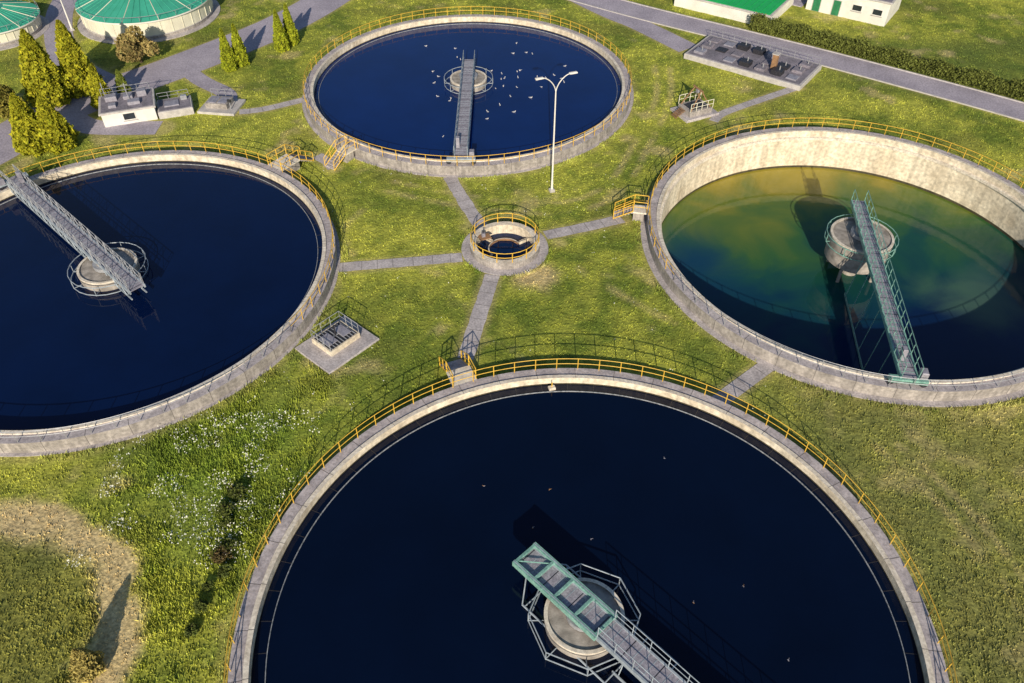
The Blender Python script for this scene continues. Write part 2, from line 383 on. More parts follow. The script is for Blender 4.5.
def strip(name,pts,w,mat,z,kerbs=False,jit=0.0,joints=0):
    c=cr(pts); 
    for i in range(len(c)-1): SEGS.append((c[i],c[i+1],w/2))
    Lf=offs(c,w/2);Rt=offs(c,-w/2); m=MB(); vs=[]
    for a,b in zip(Lf,Rt):
        j1,j2=random.uniform(-jit,jit),random.uniform(-jit,jit)
        vs+=[(a[0]+j1,a[1]+j1,z),(b[0]+j2,b[1]+j2,z)]
    m.add(vs,[(2*i+1,2*i+3,2*i+2,2*i) for i in range(len(c)-1)],mat)
    if joints:
        acc=0
        for i in range(len(c)-1):
            acc+=math.dist(c[i],c[i+1])
            if acc>joints:
                acc=0; ang=math.atan2(c[i+1][1]-c[i][1],c[i+1][0]-c[i][0]); m.box((c[i][0],c[i][1],z+0.001),(0.04,w-0.05,0.008),joint,ang)
    if kerbs:
        for sd in (1,-1):
            A=offs(c,sd*(w/2+0.002));B=offs(c,sd*(w/2+0.17)); vs=[]
            for a,b in zip(A,B): vs+=[(a[0],a[1],-0.05),(a[0],a[1],0.13),(b[0],b[1],0.13),(b[0],b[1],-0.05)]
            fs=[]
            for i in range(len(c)-1):
                for q in range(3): fs.append((4*i+q,4*i+q+1,4*i+q+5,4*i+q+4))
            m.add(vs,fs,kerb)
    m.obj(name)
strip('footpath',[(-6.4,71.0),(-4.6,66.2),(-2.9,62.3)],1.35,path,0.03,jit=.05,joints=1.3)
strip('footpath',[(3.1,60.9),(7.5,62.4),(10.6,63.6)],1.35,path,0.03,jit=.05,joints=1.3)
strip('footpath',[(-4.5,57.6),(-9.5,56.9),(-15.5,56.1)],1.3,path,0.03,jit=.05,joints=1.3)
strip('footpath',[(-1.7,55.1),(-2.6,50.5),(-3.7,44.6)],1.35,path,0.03,jit=.05,joints=1.3)
strip('footpath',[(20.1,43.9),(15.4,40.0)],1.3,path,0.03,jit=.04,joints=1.3)
strip('footpath',[(-31.4,84.6),(-28.5,85.4),(-23.8,88.0)],1.2,path,0.03,jit=.05,joints=1.3)
strip('footpath',[(-20.8,75.1),(-19.6,74.0),(-18.6,72.6)],1.3,path,0.03,jit=.05)
strip('footpath',[(22.8,82.5),(24.5,84.5),(30,88.0),(34.6,90.8)],1.1,path,0.03,jit=.05,joints=1.3)
strip('road',[(2,126),(7.1,121.7),(18.1,113.5),(30.5,105.2),(42.6,96.8),(58.9,84.6),(70,75),(90,57)],4.4,asph,0.02,True)
strip('road',[(9.5,119.0),(14,113.0),(17.6,109),(23.0,101.5)],3.4,asph,0.024)
strip('road',[(-75,62),(-58,73.3),(-54.2,81.6),(-49,88.8),(-40.9,97.6),(-31.8,109),(-25.5,121.7),(-22,135)],6.6,asph,0.02,False)
strip('road',[(-48.7,91.4),(-55,96.5),(-59.5,103),(-64,114.2),(-66,126)],3.6,asph,0.024)
strip('road',[(-51,84),(-47,81.2),(-39.5,81.0)],3.0,asph,0.028)
strip('road',[(-42,97),(-38,92.5),(-34,89),(-33.5,86)],2.2,asph,0.032)

# ------------------------------------------------------------------ ground
def segdist(X,Y):
    d=np.full(X.shape,1e9)
    for (a,b,h) in SEGS:
        ax,ay=a;bx,by=b;dx,dy=bx-ax,by-ay;l=dx*dx+dy*dy
        if l<1e-9: continue
        t=np.clip(((X-ax)*dx+(Y-ay)*dy)/l,0,1)
        d=np.minimum(d,np.hypot(X-ax-t*dx,Y-ay-t*dy)-h)
    return d
PADS=[(-43.2,83.9,7.4,5.0,R_(20)),(-33.7,85.8,4.6,3.8,R_(-5)),(30.3,97.2,15.8,7.6,R_(-36)),(21,84.6,4.6,3.6,R_(25)),(-14.1,46.3,5.4,4.5,R_(49)),(42,119,12,12,R_(-34)),(33,116,15,11,R_(-34)),(50,116,11.5,9,R_(-34))]
def padin(X,Y):
    r=np.zeros(X.shape,bool)
    for (cx,cy,w,d,a) in PADS:
        dx,dy=X-cx,Y-cy; u=dx*cos(a)+dy*sin(a); v=-dx*sin(a)+dy*cos(a)
        r|=(abs(u)<w/2)&(abs(v)<d/2)
    return r
def vnoise(X,Y,s,seed):
    rs=np.random.RandomState(seed); G=rs.rand(256,256); x=X/s+500;y=Y/s+500
    xi=np.floor(x).astype(int);yi=np.floor(y).astype(int);fx=x-xi;fy=y-yi;fx=fx*fx*(3-2*fx);fy=fy*fy*(3-2*fy)
    g=lambda a,b:G[a%256,b%256]
    return (g(xi,yi)*(1-fx)+g(xi+1,yi)*fx)*(1-fy)+(g(xi,yi+1)*(1-fx)+g(xi+1,yi+1)*fx)*fy
def fbm(X,Y,s,seed,o=4):
    r=0;a=1;t=0
    ca,sa=cos(.6),sin(.6)
    for i in range(o):
        r=r+a*vnoise(X,Y,s/2**i,seed+i);t+=a;a*=.6
        X,Y=X*ca-Y*sa,X*sa+Y*ca
    return r/t
def sstep(a,b,x): t=np.clip((x-a)/(b-a),0,1); return t*t*(3-2*t)
TR=[[( -12,70.2),(-4,67.5),(4,66.2),(9.5,69.5),(13,77),(17,88),(18,97)],[(-14,69),(-5,65.8),(5,64.6),(11,68.4),(14.6,76.6),(18.6,87.5),(19.8,96)],[(6,56),(12,50),(17,47.5)],[(26,36),(29,30),(31,22)],[(27.6,36),(30.6,30),(32.6,22)],[(-14,66),(-16,62),(-14.5,58)]]
def grass_fields(X,Y):
    d1=np.hypot(X+32.5,Y-20.5); w=(fbm(X,Y,3,11)-.5)*2.6
    ring=sstep(7.3,8.7,d1+w)*(1-sstep(10.0,11.2,d1+w))
    dry=ring*0.85
    sd=segdist(X,Y); dry=np.maximum(dry,0.35*(1-sstep(0,0.6,sd)))
    for tr in TR:
        c=cr(tr,6); dd=np.full(X.shape,1e9)
        for i in range(len(c)-1):
            ax,ay=c[i];bx,by=c[i+1];dx,dy=bx-ax,by-ay;l=dx*dx+dy*dy
            if l<1e-9: continue
            t=np.clip(((X-ax)*dx+(Y-ay)*dy)/l,0,1); dd=np.minimum(dd,np.hypot(X-ax-t*dx,Y-ay-t*dy))
        dry=np.maximum(dry,0.36*(1-sstep(0.1,0.6,dd))*sstep(.3,.55,fbm(X,Y,2.5,77)))
    dE=np.hypot((X-1.8),(Y-55.3)); dry=np.maximum(dry,0.75*(1-sstep(0.8,3.0,dE+w)))
    for k,(x,y,R) in T.items():
        dr=np.hypot(X-x,Y-y)-R; dry=np.maximum(dry,0.22*(1-sstep(0.5,1.3,dr)))
    dry=np.maximum(dry,0.42*sstep(.60,.78,fbm(X,Y,4,21)))
    rgt=sstep(12,26,X)*(1-sstep(38,50,Y)); dry=np.maximum(dry,rgt*(.08+0.28*sstep(.48,.72,fbm(X,Y,3,31))))
    big=fbm(X,Y,12,41); mid=fbm(X,Y,2.4,51); sm=fbm(X,Y,.9,57,3)
    g1=np.array([0.145,0.195,0.032]);g2=np.array([0.42,0.43,0.070]);g3=np.array([0.10,0.15,0.035]);dr_=np.array([0.64,0.49,0.27])
    t=np.clip(sstep(.35,.65,big)*.55+sstep(.35,.65,mid)*.45+(sm-.5)*.9,0,1)[...,None]
    c=g1*(1-t)+g2*t
    ol=(sstep(.5,.68,fbm(X,Y,6,131))*.5)[...,None]; c=c*(1-ol)+np.array([0.17,0.18,0.045])*ol
    rg=(rgt*.45)[...,None]; c=c*(1-rg)+np.array([0.18,0.185,0.055])*rg
    lush=(np.exp(-(((X+20)/7)**2+((Y-34)/9)**2))*.6)[...,None]; c=c*(1-lush)+np.array([0.20,0.29,0.04])*lush
    inner=((1-sstep(7.3,8.7,d1+w))*.6)[...,None]; c=c*(1-inner)+np.array([0.17,0.16,0.055])*inner
    dk=(sstep(30,45,X)*(1-sstep(102,108,Y))*sstep(86,94,Y)*.6)[...,None]; c=c*(1-dk)+g3*dk
    D=dry[...,None]; c=c*(1-D)+dr_*D
    return dry,c,sd
x0,x1,y0,y1,st=-76,76,6,132,0.4
nx=int((x1-x0)/st)+1; ny=int((y1-y0)/st)+1
gx,gy=np.meshgrid(x0+np.arange(nx)*st,y0+np.arange(ny)*st)
dry,colr,sd=grass_fields(gx,gy)
amp=sstep(0.2,1.2,sd)
for k,(x,y,R) in T.items(): amp=amp*sstep(0.7,1.5,np.abs(np.hypot(gx-x,gy-y)-R))
gz=-0.10*fbm(gx,gy,1.3,61)*amp
gz[0,:]=gz[-1,:]=0; gz[:,0]=gz[:,-1]=0
V=np.stack([gx,gy,gz],-1).reshape(-1,3)
idx=np.arange(nx*ny).reshape(ny,nx)
F=np.stack([idx[:-1,:-1],idx[:-1,1:],idx[1:,1:],idx[1:,:-1]],-1).reshape(-1,4)
cxy=V[F].mean(1); keep=(np.hypot(cxy[:,0]-T['B'][0],cxy[:,1]-T['B'][1])>19.05)&(np.hypot(cxy[:,0]-EX,cxy[:,1]-EY)>2.92)
F=F[keep]
BIG=900
ext=[(-BIG,-BIG,0),(BIG,-BIG,0),(BIG,BIG,0),(-BIG,BIG,0)]
n0=nx*ny
verts=V.tolist()+[list(map(float,p)) for p in ext]
faces=F.tolist()
bot=idx[0,:].tolist();rig=idx[:,-1].tolist();top=idx[-1,::-1].tolist();lef=idx[::-1,0].tolist()
faces.append([n0,n0+1]+bot[::-1]); faces.append([n0+1,n0+2]+rig[::-1]); faces.append([n0+2,n0+3]+top[::-1]); faces.append([n0+3,n0]+lef[::-1])
me=bpy.data.meshes.new('ground'); me.from_pydata(verts,[],faces)
ca=me.color_attributes.new('Col','FLOAT_COLOR','POINT')
arr=np.ones((len(verts),4),np.float32); arr[:n0,:3]=colr.reshape(-1,3); arr[n0:,:3]=(0.2,0.24,0.04)
ca.data.foreach_set('color',arr.ravel())
gm=bpy.data.materials.new('grass_ground'); gm.use_nodes=True; nt=gm.node_tree;N=nt.nodes;L=nt.links;b=N['Principled BSDF']; b.inputs['Roughness'].default_value=.95; b.inputs['Specular IOR Level'].default_value=.1
a=N.new('ShaderNodeAttribute');a.attribute_name='Col'; tc=N.new('ShaderNodeTexCoord'); out=a.outputs['Color']
for sc,lo,hi in ((5.5,.58,1.42),(1.7,.76,1.25)):
    n=N.new('ShaderNodeTexNoise');n.inputs['Scale'].default_value=sc;n.inputs['Detail'].default_value=5;n.inputs['Roughness'].default_value=.7;L.new(tc.outputs['Object'],n.inputs['Vector'])
    mr=N.new('ShaderNodeMapRange');mr.inputs[1].default_value=.32;mr.inputs[2].default_value=.68;mr.inputs[3].default_value=lo;mr.inputs[4].default_value=hi;L.new(n.outputs['Fac'],mr.inputs[0])
    v=N.new('ShaderNodeVectorMath');v.operation='SCALE';L.new(out,v.inputs[0]);L.new(mr.outputs[0],v.inputs['Scale']);out=v.outputs[0]
L.new(out,b.inputs['Base Color'])
n=N.new('ShaderNodeTexNoise');n.inputs['Scale'].default_value=4;n.inputs['Detail'].default_value=5;L.new(tc.outputs['Object'],n.inputs['Vector'])
bp=N.new('ShaderNodeBump');bp.inputs['Strength'].default_value=.6;bp.inputs['Distance'].default_value=.15;L.new(n.outputs['Fac'],bp.inputs['Height']);L.new(bp.outputs[0],b.inputs['Normal'])
me.materials.append(gm); me.update(); go=bpy.data.objects.new('ground',me); COL.objects.link(go)

# ------------------------------------------------------------------ grass tufts
def blocked(X,Y,sd):
    bl=sd<0.12
    for k,(x,y,R) in T.items(): bl|=np.hypot(X-x,Y-y)<R+AP[k]+.12
    bl|=np.hypot(X-EX,Y-EY)<4.12
    bl|=np.hypot(X+50.7,Y-113.2)<10; bl|=np.hypot(X+69.5,Y-106.8)<7
    return bl|padin(X,Y)
def tri_mesh(name,P,C,mat,tip=1.25):
    n=len(P); me=bpy.data.meshes.new(name)
    me.vertices.add(n*3); me.vertices.foreach_set('co',P.astype(np.float32).ravel())
    me.loops.add(n*3); me.loops.foreach_set('vertex_index',np.arange(n*3,dtype=np.int32))
    me.polygons.add(n); me.polygons.foreach_set('loop_start',np.arange(0,n*3,3,dtype=np.int32))
    try: me.polygons.foreach_set('loop_total',np.full(n,3,dtype=np.int32))
    except Exception: pass
    me.update(calc_edges=True); me.validate()
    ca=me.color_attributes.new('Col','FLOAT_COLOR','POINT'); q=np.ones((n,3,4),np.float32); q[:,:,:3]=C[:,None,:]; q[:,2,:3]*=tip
    ca.data.foreach_set('color',q.ravel()); me.materials.append(mat)
    o=bpy.data.objects.new(name,me); COL.objects.link(o); return o
def blades(X,Y,Cc,hmin,hmax,spread,wid,nb):
    n=len(X); out=[];cc=[]
    for k in range(nb):
        a=np.random.rand(n)*2*pi; r=np.random.rand(n)*spread; bx=X+r*np.cos(a);by=Y+r*np.sin(a)
        o=np.random.rand(n)*2*pi; w=wid*(.6+.8*np.random.rand(n)); h=hmin+(hmax-hmin)*np.random.rand(n)**1.6
        ln=np.random.rand(n)*.9*h; la=np.random.rand(n)*2*pi
        p=np.zeros((n,3,3)); p[:,0]=np.stack([bx-w*np.cos(o),by-w*np.sin(o),np.full(n,-.08)],-1); p[:,1]=np.stack([bx+w*np.cos(o),by+w*np.sin(o),np.full(n,-.08)],-1)
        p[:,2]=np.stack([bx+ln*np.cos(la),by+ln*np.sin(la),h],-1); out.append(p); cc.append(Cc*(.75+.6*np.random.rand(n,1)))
    return np.concatenate(out),np.concatenate(cc)
n=110000
yy=14+ (125-14)*np.random.rand(n)**1.25; half=(yy*.7193+31.3)*0.66+3; xx=(np.random.rand(n)*2-1)*half
dr,cc,sdd=grass_fields(xx,yy); ok=~blocked(xx,yy,sdd)&(np.random.rand(n)>dr*.8)&(np.random.rand(n)<.35+1.3*fbm(xx,yy,1.5,141))
xx,yy,cc,dr=xx[ok],yy[ok],cc[ok],dr[ok]
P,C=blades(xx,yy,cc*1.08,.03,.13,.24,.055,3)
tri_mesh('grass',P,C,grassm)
n=16000; xx=-28+14*np.random.rand(n); yy=16+29*np.random.rand(n)
dr,cc,sdd=grass_fields(xx,yy); pr_=sstep(.38,.66,fbm(xx,yy,3.5,91))*sstep(-28,-24.5,xx)
ok=~blocked(xx,yy,sdd)&(dr<.5)&(np.random.rand(n)<pr_); xx,yy,cc=xx[ok],yy[ok],cc[ok]
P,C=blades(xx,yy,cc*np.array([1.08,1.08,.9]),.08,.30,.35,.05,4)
LX,LY=[],[]
for k,(x,y,R) in T.items():
    q=2600; a=np.random.rand(q)*2*pi; r=R+AP[k]+.15+.5*np.random.rand(q)**2; LX.append(x+r*np.cos(a)); LY.append(y+r*np.sin(a))
a=np.random.rand(500)*2*pi; LX.append(EX+(4.15+.3*np.random.rand(500)**2)*np.cos(a)); LY.append(EY+(4.15+.3*np.random.rand(500)**2)*np.sin(a))
xx=np.concatenate(LX);yy=np.concatenate(LY); dr,cc,sdd=grass_fields(xx,yy); ok=~blocked(xx,yy,sdd)&(fbm(xx,yy,2,151)>.45)
xx,yy,cc=xx[ok],yy[ok],cc[ok]; P2,C2=blades(xx,yy,cc*np.array([.85,.95,.8]),.08,.32,.2,.05,4)
tri_mesh('tall_weeds',np.concatenate([P,P2]),np.concatenate([C,C2]),grassm)
n=2100; xx=-28+14*np.random.rand(n); yy=26+13*np.random.rand(n); dr,cc,sdd=grass_fields(xx,yy)
ok=~blocked(xx,yy,sdd)&(fbm(xx,yy,1.8,95)>.5)&(dr<.6); xx,yy=xx[ok],yy[ok]
n2=200; xa=-30+55*np.random.rand(n2); ya=38+35*np.random.rand(n2); d2,c2_,s2=grass_fields(xa,ya); ok=~blocked(xa,ya,s2); xx=np.concatenate([xx,xa[ok]]); yy=np.concatenate([yy,ya[ok]])
k=len(xx); out=[]
for q in range(2):
    a=np.random.rand(k)*2*pi; w=.03+.04*np.random.rand(k); h=.22+.2*np.random.rand(k); bx=xx+.1*np.random.randn(k);by=yy+.1*np.random.randn(k)
    p=np.stack([np.stack([bx+w*np.cos(a+i*2.09),by+w*np.sin(a+i*2.09),h-.03*i],-1) for i in range(3)],1); out.append(p)
P=np.concatenate(out); tri_mesh('wildflowers',P,np.tile([.8,.8,.7],(len(P),1)),grassm,1)

# ------------------------------------------------------------------ foliage plants
def plant(name,loc,h,w,kind,c1,c2,nleaf=2600,leaf=.16):
    e=empty(name,(loc[0],loc[1],0)); m=MB()
    th=h*(.9 if kind=='cone' else .55); m.tube((0,0,-.1),(0,0,th),.06*w/2+.05,bark,7,.03)
    for i in range(7):
        a=random.uniform(0,2*pi); z=h*random.uniform(.15,.5); l=w*.35*random.uniform(.6,1)
        m.tube((0,0,z),(l*cos(a),l*sin(a),z+l*.8),.04,bark,5,.015)
    m.obj('trunk',e)
    rs=np.random.RandomState(int(abs(loc[0]*100+loc[1]*7))%9999); n=nleaf
    if kind=='cone':
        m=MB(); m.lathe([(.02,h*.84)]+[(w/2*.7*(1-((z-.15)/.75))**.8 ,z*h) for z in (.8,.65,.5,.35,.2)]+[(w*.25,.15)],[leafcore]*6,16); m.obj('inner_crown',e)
        z=rs.rand(n)**1.15; a=rs.rand(n)*2*pi; ph=rs.rand()*6
        prof=np.where(z<.15,.82+.18*z/.15,(1-(z-.15)/.85)**.74)
        lob=1+.11*np.sin(a*5+z*7+ph)+.09*np.sin(a*9-z*17+ph)+.05*np.sin(z*40+a*3)
        rr=w/2*prof*lob*(.78+.25*rs.rand(n)); x=rr*np.cos(a);y=rr*np.sin(a);zz=.1+z*h*.98
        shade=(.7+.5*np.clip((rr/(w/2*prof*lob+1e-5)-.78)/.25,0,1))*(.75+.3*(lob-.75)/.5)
    else:
        nc=14; cs=[]; 
        for i in range(nc):
            t=rs.rand()*2*pi; q=rs.rand()**.5*.33*w; cs.append((q*cos(t),q*sin(t),h*(.35+.45*rs.rand()),w*(.14+.1*rs.rand())))
        cs=np.array(cs); k=rs.randint(0,nc,n); d=rs.randn(n,3); d/=np.linalg.norm(d,axis=1)[:,None]; q=cs[k,3]*(.65+.4*rs.rand(n))
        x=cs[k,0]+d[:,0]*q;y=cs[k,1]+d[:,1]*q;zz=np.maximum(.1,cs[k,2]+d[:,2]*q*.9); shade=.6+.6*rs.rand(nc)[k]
    ctr=np.stack([x,y,zz],-1); s=leaf*(.6+.8*rs.rand(n)); t1=rs.randn(n,3);t1/=np.linalg.norm(t1,axis=1)[:,None];t2=np.cross(t1,rs.randn(n,3));t2/=np.linalg.norm(t2,axis=1)[:,None]
    P=np.stack([ctr-t1*s[:,None]-t2*s[:,None]*.5,ctr+t1*s[:,None]-t2*s[:,None]*.5,ctr+t2*s[:,None]],1)
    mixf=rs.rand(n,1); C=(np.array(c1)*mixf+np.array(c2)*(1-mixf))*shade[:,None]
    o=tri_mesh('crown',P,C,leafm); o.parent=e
y1c,y2c=(.38,.35,.02),(.22,.24,.015)
plant('thuja_tree',(-53.8,87.0),8.6,4.8,'cone',y1c,y2c,9000,.18)
plant('thuja_tree',(-51.0,89.6),8.6,3.9,'cone',y1c,y2c,8000,.18)
plant('thuja_tree',(-51.1,76.4),6.4,3.6,'cone',y1c,y2c,7000,.16)
plant('thuja_tree',(-48.7,76.9),6.0,3.4,'cone',y1c,y2c,7000,.16)
plant('thuja_tree',(-47.3,85.9),4.8,2.4,'cone',y1c,y2c,4500,.14)
plant('thuja_tree',(-46.0,88.9),3.0,1.5,'cone',(.22,.26,.04),(.13,.17,.03),2500,.12)
for p in [(-35.1,95.4),(-34.0,96.8),(-29.8,101.1),(-28.9,103)]:
    plant('thuja_tree',p,5.2,1.8,'cone',(.33,.35,.02),(.18,.23,.015),4500,.12)
plant('autumn_bush',(-47,97.6),4.2,4.8,'round',(.36,.26,.10),(.24,.21,.07),6000,.17)
plant('deciduous_tree',(-56.6,82.2),4.8,4.6,'round',(.30,.25,.05),(.17,.17,.03),6000,.18)
plant('yellow_shrub',(-23.9,19.7),2.5,1.7,'cone',(.42,.34,.10),(.3,.25,.08),2500,.09)
for i in range(9):
    y=22+i*1.2+random.uniform(-.5,.5); x=-18.2+random.uniform(-1.0,.7)
    c=((.15,.18,.035),(.075,.10,.025)) if i not in(4,) else ((.18,.12,.05),(.10,.09,.03))
    plant('wild_shrub',(x,y),random.uniform(.35,.7),random.uniform(.7,1.6),'round',c[0],c[1],900,.065)
hc=offs(cr([(31.0,104.9),(42.6,96.8),(58.9,84.6),(70,75)]),3.4)
n=30000
ii=np.random.rand(n)*(len(hc)-1.001); i0=ii.astype(int); f=ii-i0; H=np.array(hc); ctr=H[i0]*(1-f[:,None])+H[i0+1]*f[:,None]
a=np.random.rand(n)*2*pi; rr=.75*(.6+.45*np.random.rand(n))*(1+.25*np.sin(ii*4)); x=ctr[:,0]+rr*np.cos(a);y=ctr[:,1]+rr*np.sin(a); z=np.random.rand(n)**.7*(1.6+.35*np.sin(ii*2.7)+.2*np.sin(ii*7.1))
c3=np.stack([x,y,z],-1); s=.17; t1=np.random.randn(n,3);t1/=np.linalg.norm(t1,axis=1)[:,None];t2=np.cross(t1,np.random.randn(n,3));t2/=np.linalg.norm(t2,axis=1)[:,None]
P=np.stack([c3-t1*s,c3+t1*s,c3+t2*s],1); C=np.array([.12,.14,.03])*(.6+.8*np.random.rand(n,1))
tri_mesh('hedge',P,C,leafm)

# ------------------------------------------------------------------ buildings and chambers
def flat_building(name,cx,cy,w,d,h,rot,wall,roof,doors=2,win=2):
    e=empty(name,(cx,cy,0),rot); m=MB(); m.box((0,0,h/2-.1),(w,d,h+.2),wall); m.obj('walls',e)
    m=MB(); m.box((0,0,h+.1),(w+.4,d+.4,.2),kerb,0,.03); m.box((0,0,h+.215),(w-.1,d-.1,.03),roof); m.obj('roof',e)
    m=MB()
    for i in range(doors):
        x=-w/2+w*(i+.5)/(doors+win); hd=min(2.0,h-.25); m.box((x,-d/2-.02,hd/2),(1.0,.06,hd),doorg); m.box((x,-d/2-.01,hd/2+.03),(1.2,.05,hd+.1),kerb)
    for i in range(win):
        x=-w/2+w*(doors+i+.5)/(doors+win); wz_=min(1.6,h-.6); m.box((x,-d/2-.03,wz_),(1.2,.05,.7),glass); m.box((x,-d/2-.015,wz_),(1.4,.04,.9),white)
        m.box((x,-d/2-.06,wz_-.5),(1.5,.16,.06),kerb)
    if m.v: m.obj('doors_and_windows',e)
    return e
hb=flat_building('pump_house',-43.6,84.0,5.6,4.2,1.5,R_(20),white,roofg,doors=0,win=1)
m=MB()
for (x,y,w,d,h) in [(-1.6,.9,1.2,1.0,.5),(.2,.8,1.0,1.0,.35),(1.7,1.0,1.0,.8,.6),(-1.5,-.9,.8,.8,.3),(.8,-.8,1.3,.9,.35)]:
    m.box((x,y,1.73+h/2),(w,d,h),hatch,0,.04)
m.tube((.3,0,1.7),(.3,0,3.8),.05,galv,6); m.tube((-2.2,1.4,1.7),(-2.2,1.4,3.6),.05,galv,6); m.tube((-.1,0,3.6),(.7,0,3.6),.03,galv,5)
rail_line(m,(-2.6,1.9,1.73),(2.6,1.9,1.73),galv,.9,1.2,.03)
m.obj('roof_equipment',hb)
m=MB(); m.box((4.9,-.6,.35),(3.8,3.2,.9),kerb,0,.05); m.box((4.9,-.6,.81),(3.4,2.8,.06),roofg); m.box((4.6,-.6,.9),(1.6,1.3,.14),hatch,0,.03); m.box((6.0,.2,1.05),(.7,.5,.5),galv,0,.03)
rail_line(m,(3.2,.9,.8),(6.6,.9,.8),galv,.8,1.1,.03); m.obj('annex',hb)
e=empty('inspection_chamber',(-33.7,85.8,0),R_(-8)); m=MB()
m.box((0,0,.1),(4.4,3.6,.3),kerb,0,.04); m.box((-.2,.1,.55),(2.6,2.0,.6),wallo,0,.04)
for x in (-.8,.4): m.box((x,.1,.88),(1.0,1.5,.06),hatch,0,.02)
m.tube((1.5,-.8,.2),(1.5,-.8,1.4),.05,galv,6); m.box((1.5,-.8,1.3),(.4,.2,.3),dark)
rail_line(m,(-1.5,1.1,.85),(1.1,1.1,.85),galv,.8,.8,.03); m.obj('chamber_body',e)
e=empty('valve_chamber',(30.3,97.2,0),R_(-36)); m=MB()
m.box((0,0,.25),(15.4,7.2,.7),kerb,0,.05); m.box((0,0,.612),(14.8,6.6,.03),roofg)
for i in range(7):
    for j in range(3):
        if (i*3+j)%7==3: continue
        x=-6.2+i*2.05+random.uniform(-.15,.15); y=-2.1+j*2.1; h=random.choice([.15,.3,.55])
        m.box((x,y,.63+h/2),(1.3,1.25,h),random.choice([hatch,dark,roofg]),0,.04)
        if h>.25: m.tube((x+.2,y,.63+h),(x+.2,y,.63+h+.5),.07,galv,6)
m.box((3.2,-1.1,1.5),(.6,.6,2.0),brown,0,.05); m.box((3.2,-1.1,2.55),(.8,.8,.12),kerb)
rail_line(m,(-7.4,3.3,.6),(7.4,3.3,.6),galv,.9,1.5,.03); m.obj('chamber_body',e)
e=empty('hoist_chamber',(21,84.6,0),R_(25)); m=MB()
m.box((0,0,.1),(4.4,3.4,.3),path,0,.04); m.box((0,0,.5),(3.0,2.4,.7),wallo,0,.04); m.box((0,0,.87),(2.2,1.6,.05),dark)
for sd in (-1,1):
    rail_line(m,(-1.5,sd*1.2,.85),(1.5,sd*1.2,.85),cream,1.0,.75,.04)
    m.tube((-1.3,sd*1.0,.85),(0,sd*.6,2.9),.07,brown,6); m.tube((1.3,sd*1.0,.85),(0,sd*.6,2.9),.07,brown,6)
m.tube((0,-.9,2.9),(0,.9,2.9),.09,brown,6); m.box((0,0,2.65),(.35,.35,.4),hatch); m.tube((0,0,.9),(0,0,2.5),.03,dark,5)
for i in range(6): m.box((-1.8-.2*i,0,.75-.12*i),(.2,1.0,.06),brown)
m.obj('chamber_body',e)
e=empty('sludge_chamber',(-14.1,46.3,0),R_(49)); m=MB()
m.box((0,0,.02),(5.2,4.3,.2),path,0,.03)
m.box((.2,.3,.35),(3.0,2.4,.5),walli,0,.03); m.box((.2,.3,.605),(2.7,2.1,.02),dark)
for i in range(9): m.box((-1.0+i*.3,.3,.64),(.06,2.1,.05),galv)
m.box((.2,.3,.66),(2.75,.08,.06),galv); m.box((-.55,.3,.70),(.95,1.3,.06),hatch,0,.01); m.box((.9,.3,.70),(.8,1.3,.06),hatch,0,.01)
for a,b in [((-1.25,1.45,.6),(1.65,1.45,.6)),((1.65,1.45,.6),(1.65,-.85,.6)),((-1.25,1.45,.6),(-1.25,-.85,.6))]: rail_line(m,a,b,galv,1.0,.75,.03)
m.tube((.2,.3,.6),(.2,.3,1.7),.07,dark,8); m.tube((-.1,.3,1.65),(.5,.3,1.65),.05,dark,6)
m.obj('chamber_body',e)
def digester(cx,cy,r,h,rh):
    e=empty('round_storage_tank',(cx,cy,0)); m=MB()
    m.lathe([(r+.9,-.1),(r+.9,.06),(r+.01,.06)],[path,path],96)
    m.lathe([(r,-.1),(r,.5),(r,h)],[wallo,cream],96)
    for i in range(36):
        t=2*pi*i/36; m.box(((r+.03)*cos(t),(r+.03)*sin(t),h/2+.25),(.08,.08,h-.5),cream,t)
    for z in (.5,h-.1): m.lathe([(r+.02,z-.05),(r+.09,z-.05),(r+.09,z+.05),(r+.02,z+.05)],[kerb]*3,96)
    m.obj('walls',e); m=MB()
    m.lathe([(r-.1,h-.05),(r+.35,h-.05),(r+.35,h+.12),(r*.35,h+rh),(.01,h+rh*1.25)],[groof,white,groof,groof],96)
    for i in range(48):
        t=2*pi*i/48; m.tube(((r+.35)*cos(t),(r+.35)*sin(t),h+.14),(r*.35*cos(t),r*.35*sin(t),h+rh+.03),.05,groof if i%4 else cream,4)
    ring=lambda rr,z:[m.tube((rr*cos(2*pi*i/48),rr*sin(2*pi*i/48),z),(rr*cos(2*pi*(i+1)/48),rr*sin(2*pi*(i+1)/48),z),.03,galv,4) for i in range(48)]
    ring(r+.3,h+.8)
    for i in range(24): t=2*pi*i/24; m.tube(((r+.3)*cos(t),(r+.3)*sin(t),h+.1),((r+.3)*cos(t),(r+.3)*sin(t),h+.8),.03,galv,4)
    m.obj('roof',e)
digester(-50.7,112.4,8.6,2.4,2.0)
digester(-69.5,106.8,5.6,1.8,1.4)
fb=flat_building('white_service_building',48.4,114.8,11,7.5,3.0,R_(-34),white,roofg,doors=2,win=2)
fb2=flat_building('green_roofed_building',31.8,116.2,14,10,1.5,R_(-34),white,bgreen,doors=0,win=0)
m=MB()
for i in range(15): m.box((-6.5+i*.93,0,1.75),(.06,9.8,.06),bgreen)
m.obj('roof_ribs',fb2)
m=MB(); m.box((0,0,.0),(8,7,.12),asph); 
for i in range(4): m.box((-2.6+i*1.8,0,.45),(1.1,3.0,.8),random.choice([dark,hatch,roofg]),0,.06)
m.obj('container_yard',None,(40.0,120.5,0),R_(-34))

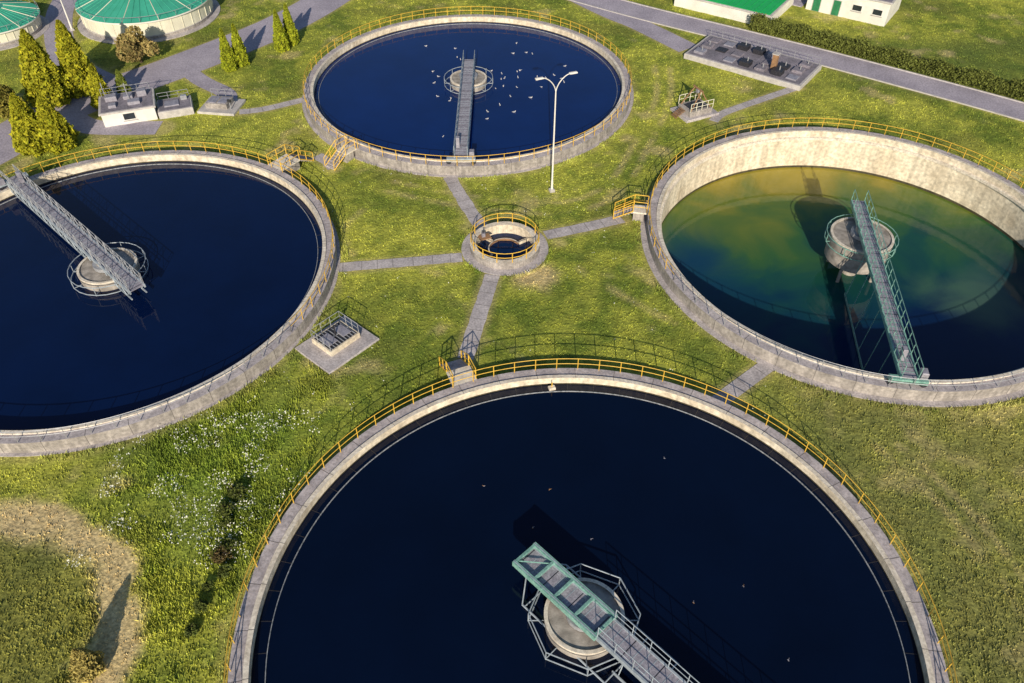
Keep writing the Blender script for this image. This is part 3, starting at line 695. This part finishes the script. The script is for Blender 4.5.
# ------------------------------------------------------------------ lamps
def lamp(x,y,h,rot=0):
    e=empty('street_lamp',(x,y,0),rot); m=MB()
    m.box((0,0,.1),(.5,.5,.3),kerb,0,.05); m.tube((0,0,.2),(0,0,1.2),.12,white,10,.11); m.tube((0,0,1.2),(0,0,h-1.6),.095,white,10,.06)
    for sd in (-1,1):
        pr=None
        for i in range(9):
            t=i/8; p=Vector((sd*(1.35*t**1.6),0,h-1.6+1.6*(1-(1-t)**1.5)))
            if pr is not None: m.tube(pr,p,.045,white,6)
            pr=p
        m.box((sd*1.65,0,h+.02),(.75,.26,.13),white,0,.04); m.box((sd*1.65,0,h-.06),(.5,.2,.05),hatch)
    m.obj('lamp_body',e)
lamp(4.0,68.4,12.2,.35); lamp(-59.6,107.3,8,.6)

# ------------------------------------------------------------------ seagulls on tank A
def gull_mesh():
    m=MB()
    def ell(c,r,mat,n=8,k=5):
        vs=[];fs=[]
        for j in range(k+1):
            p=-pi/2+pi*j/k
            for i in range(n): t=2*pi*i/n; vs.append((c[0]+r[0]*cos(p)*cos(t),c[1]+r[1]*cos(p)*sin(t),c[2]+r[2]*sin(p)))
        for j in range(k):
            for i in range(n): fs.append((j*n+i,j*n+(i+1)%n,(j+1)*n+(i+1)%n,(j+1)*n+i))
        m.add(vs,fs,mat)
    ell((0,0,.06),(.24,.11,.09),featherw); ell((.22,0,.2),(.07,.055,.06),featherw); m.tube((.15,0,.1),(.21,0,.19),.05,featherw,6,.04)
    m.tube((.27,0,.2),(.35,0,.185),.018,beak,5,.005)
    for sd in (-1,1): ell((-.06,sd*.07,.1),(.2,.05,.06),featherg)
    m.add([(-.18,-.05,.08),(-.18,.05,.08),(-.38,.04,.1),(-.38,-.04,.1),(-.2,0,.12)],[(0,1,2,3),(0,4,1),(1,4,2),(4,3,2),(0,3,4)],featherw)
    return m
gm_=gull_mesh(); first=gm_.obj('seagull'); gme=first.data
rs=random.Random(5); ax,ay,_=T['A']; first.location=(ax+2.6,ay+3.5,.45); first.scale=(.7,.7,.7)
for i in range(40):
    while True:
        px,py=rs.gauss(3.0,4.2),rs.gauss(1.5,4.4)
        if math.hypot(px,py)>3.3 and math.hypot(px,py)<15 and abs(px)>1.2: break
    o=bpy.data.objects.new('seagull',gme); COL.objects.link(o); o.location=(ax+px,ay+py,.45); o.rotation_euler=(0,0,rs.uniform(0,6.28)); s=rs.uniform(.5,.72); o.scale=(s,s,s)
m=MB(); cx,cy,_=T['C']
for i in range(22):
    a=rs.uniform(0,2*pi); r=rs.uniform(5,16); px,py=r*cos(a),r*sin(a); q=rs.uniform(0,3)
    m.tube((px,py,.52),(px+.16*cos(q),py+.16*sin(q),.52),.025,hatch if i%3 else brown,5,.01); m.box((px,py,.515),(.12,.05,.02),hatch if i%2 else brown,q+1)
m.obj('floating_debris',None,(cx,cy,0))
m=MB(); m.box((0,0,0),(.5,.35,.25),lip,.3,.03); m.tube((0,0,.1),(0,0,.6),.04,yel,5); m.obj('scum_box',None,(cx-1.2,cy+18.5,.65),0)

# ------------------------------------------------------------------ light, sky, camera
w=bpy.data.worlds.new('World'); scene.world=w; w.use_nodes=True; nt=w.node_tree
sk=nt.nodes.new('ShaderNodeTexSky'); sk.sky_type='NISHITA'; sk.sun_disc=False; sk.sun_elevation=R_(23.5); sk.sun_rotation=R_(180); sk.air_density=1.0; sk.dust_density=0.6; sk.ozone_density=2.0
bg=nt.nodes['Background']; bg.inputs[1].default_value=0.09; nt.links.new(sk.outputs[0],bg.inputs[0])
sl=bpy.data.lights.new('sun','SUN'); sl.energy=5.0; sl.angle=R_(0.5); sl.color=(1,.88,.70); so=bpy.data.objects.new('sun',sl); COL.objects.link(so); so.rotation_euler=(R_(66.5),0,R_(-1)); so.location=(0,-50,80)
cam=bpy.data.cameras.new('camera'); co=bpy.data.objects.new('camera',cam); COL.objects.link(co); co.location=(0,0,45); co.rotation_euler=(R_(46),0,0); cam.lens=28.125; cam.sensor_width=36; cam.clip_end=3000; cam.clip_start=.5
scene.camera=co
scene.view_settings.view_transform='Standard'; scene.view_settings.look='None'; scene.view_settings.exposure=0
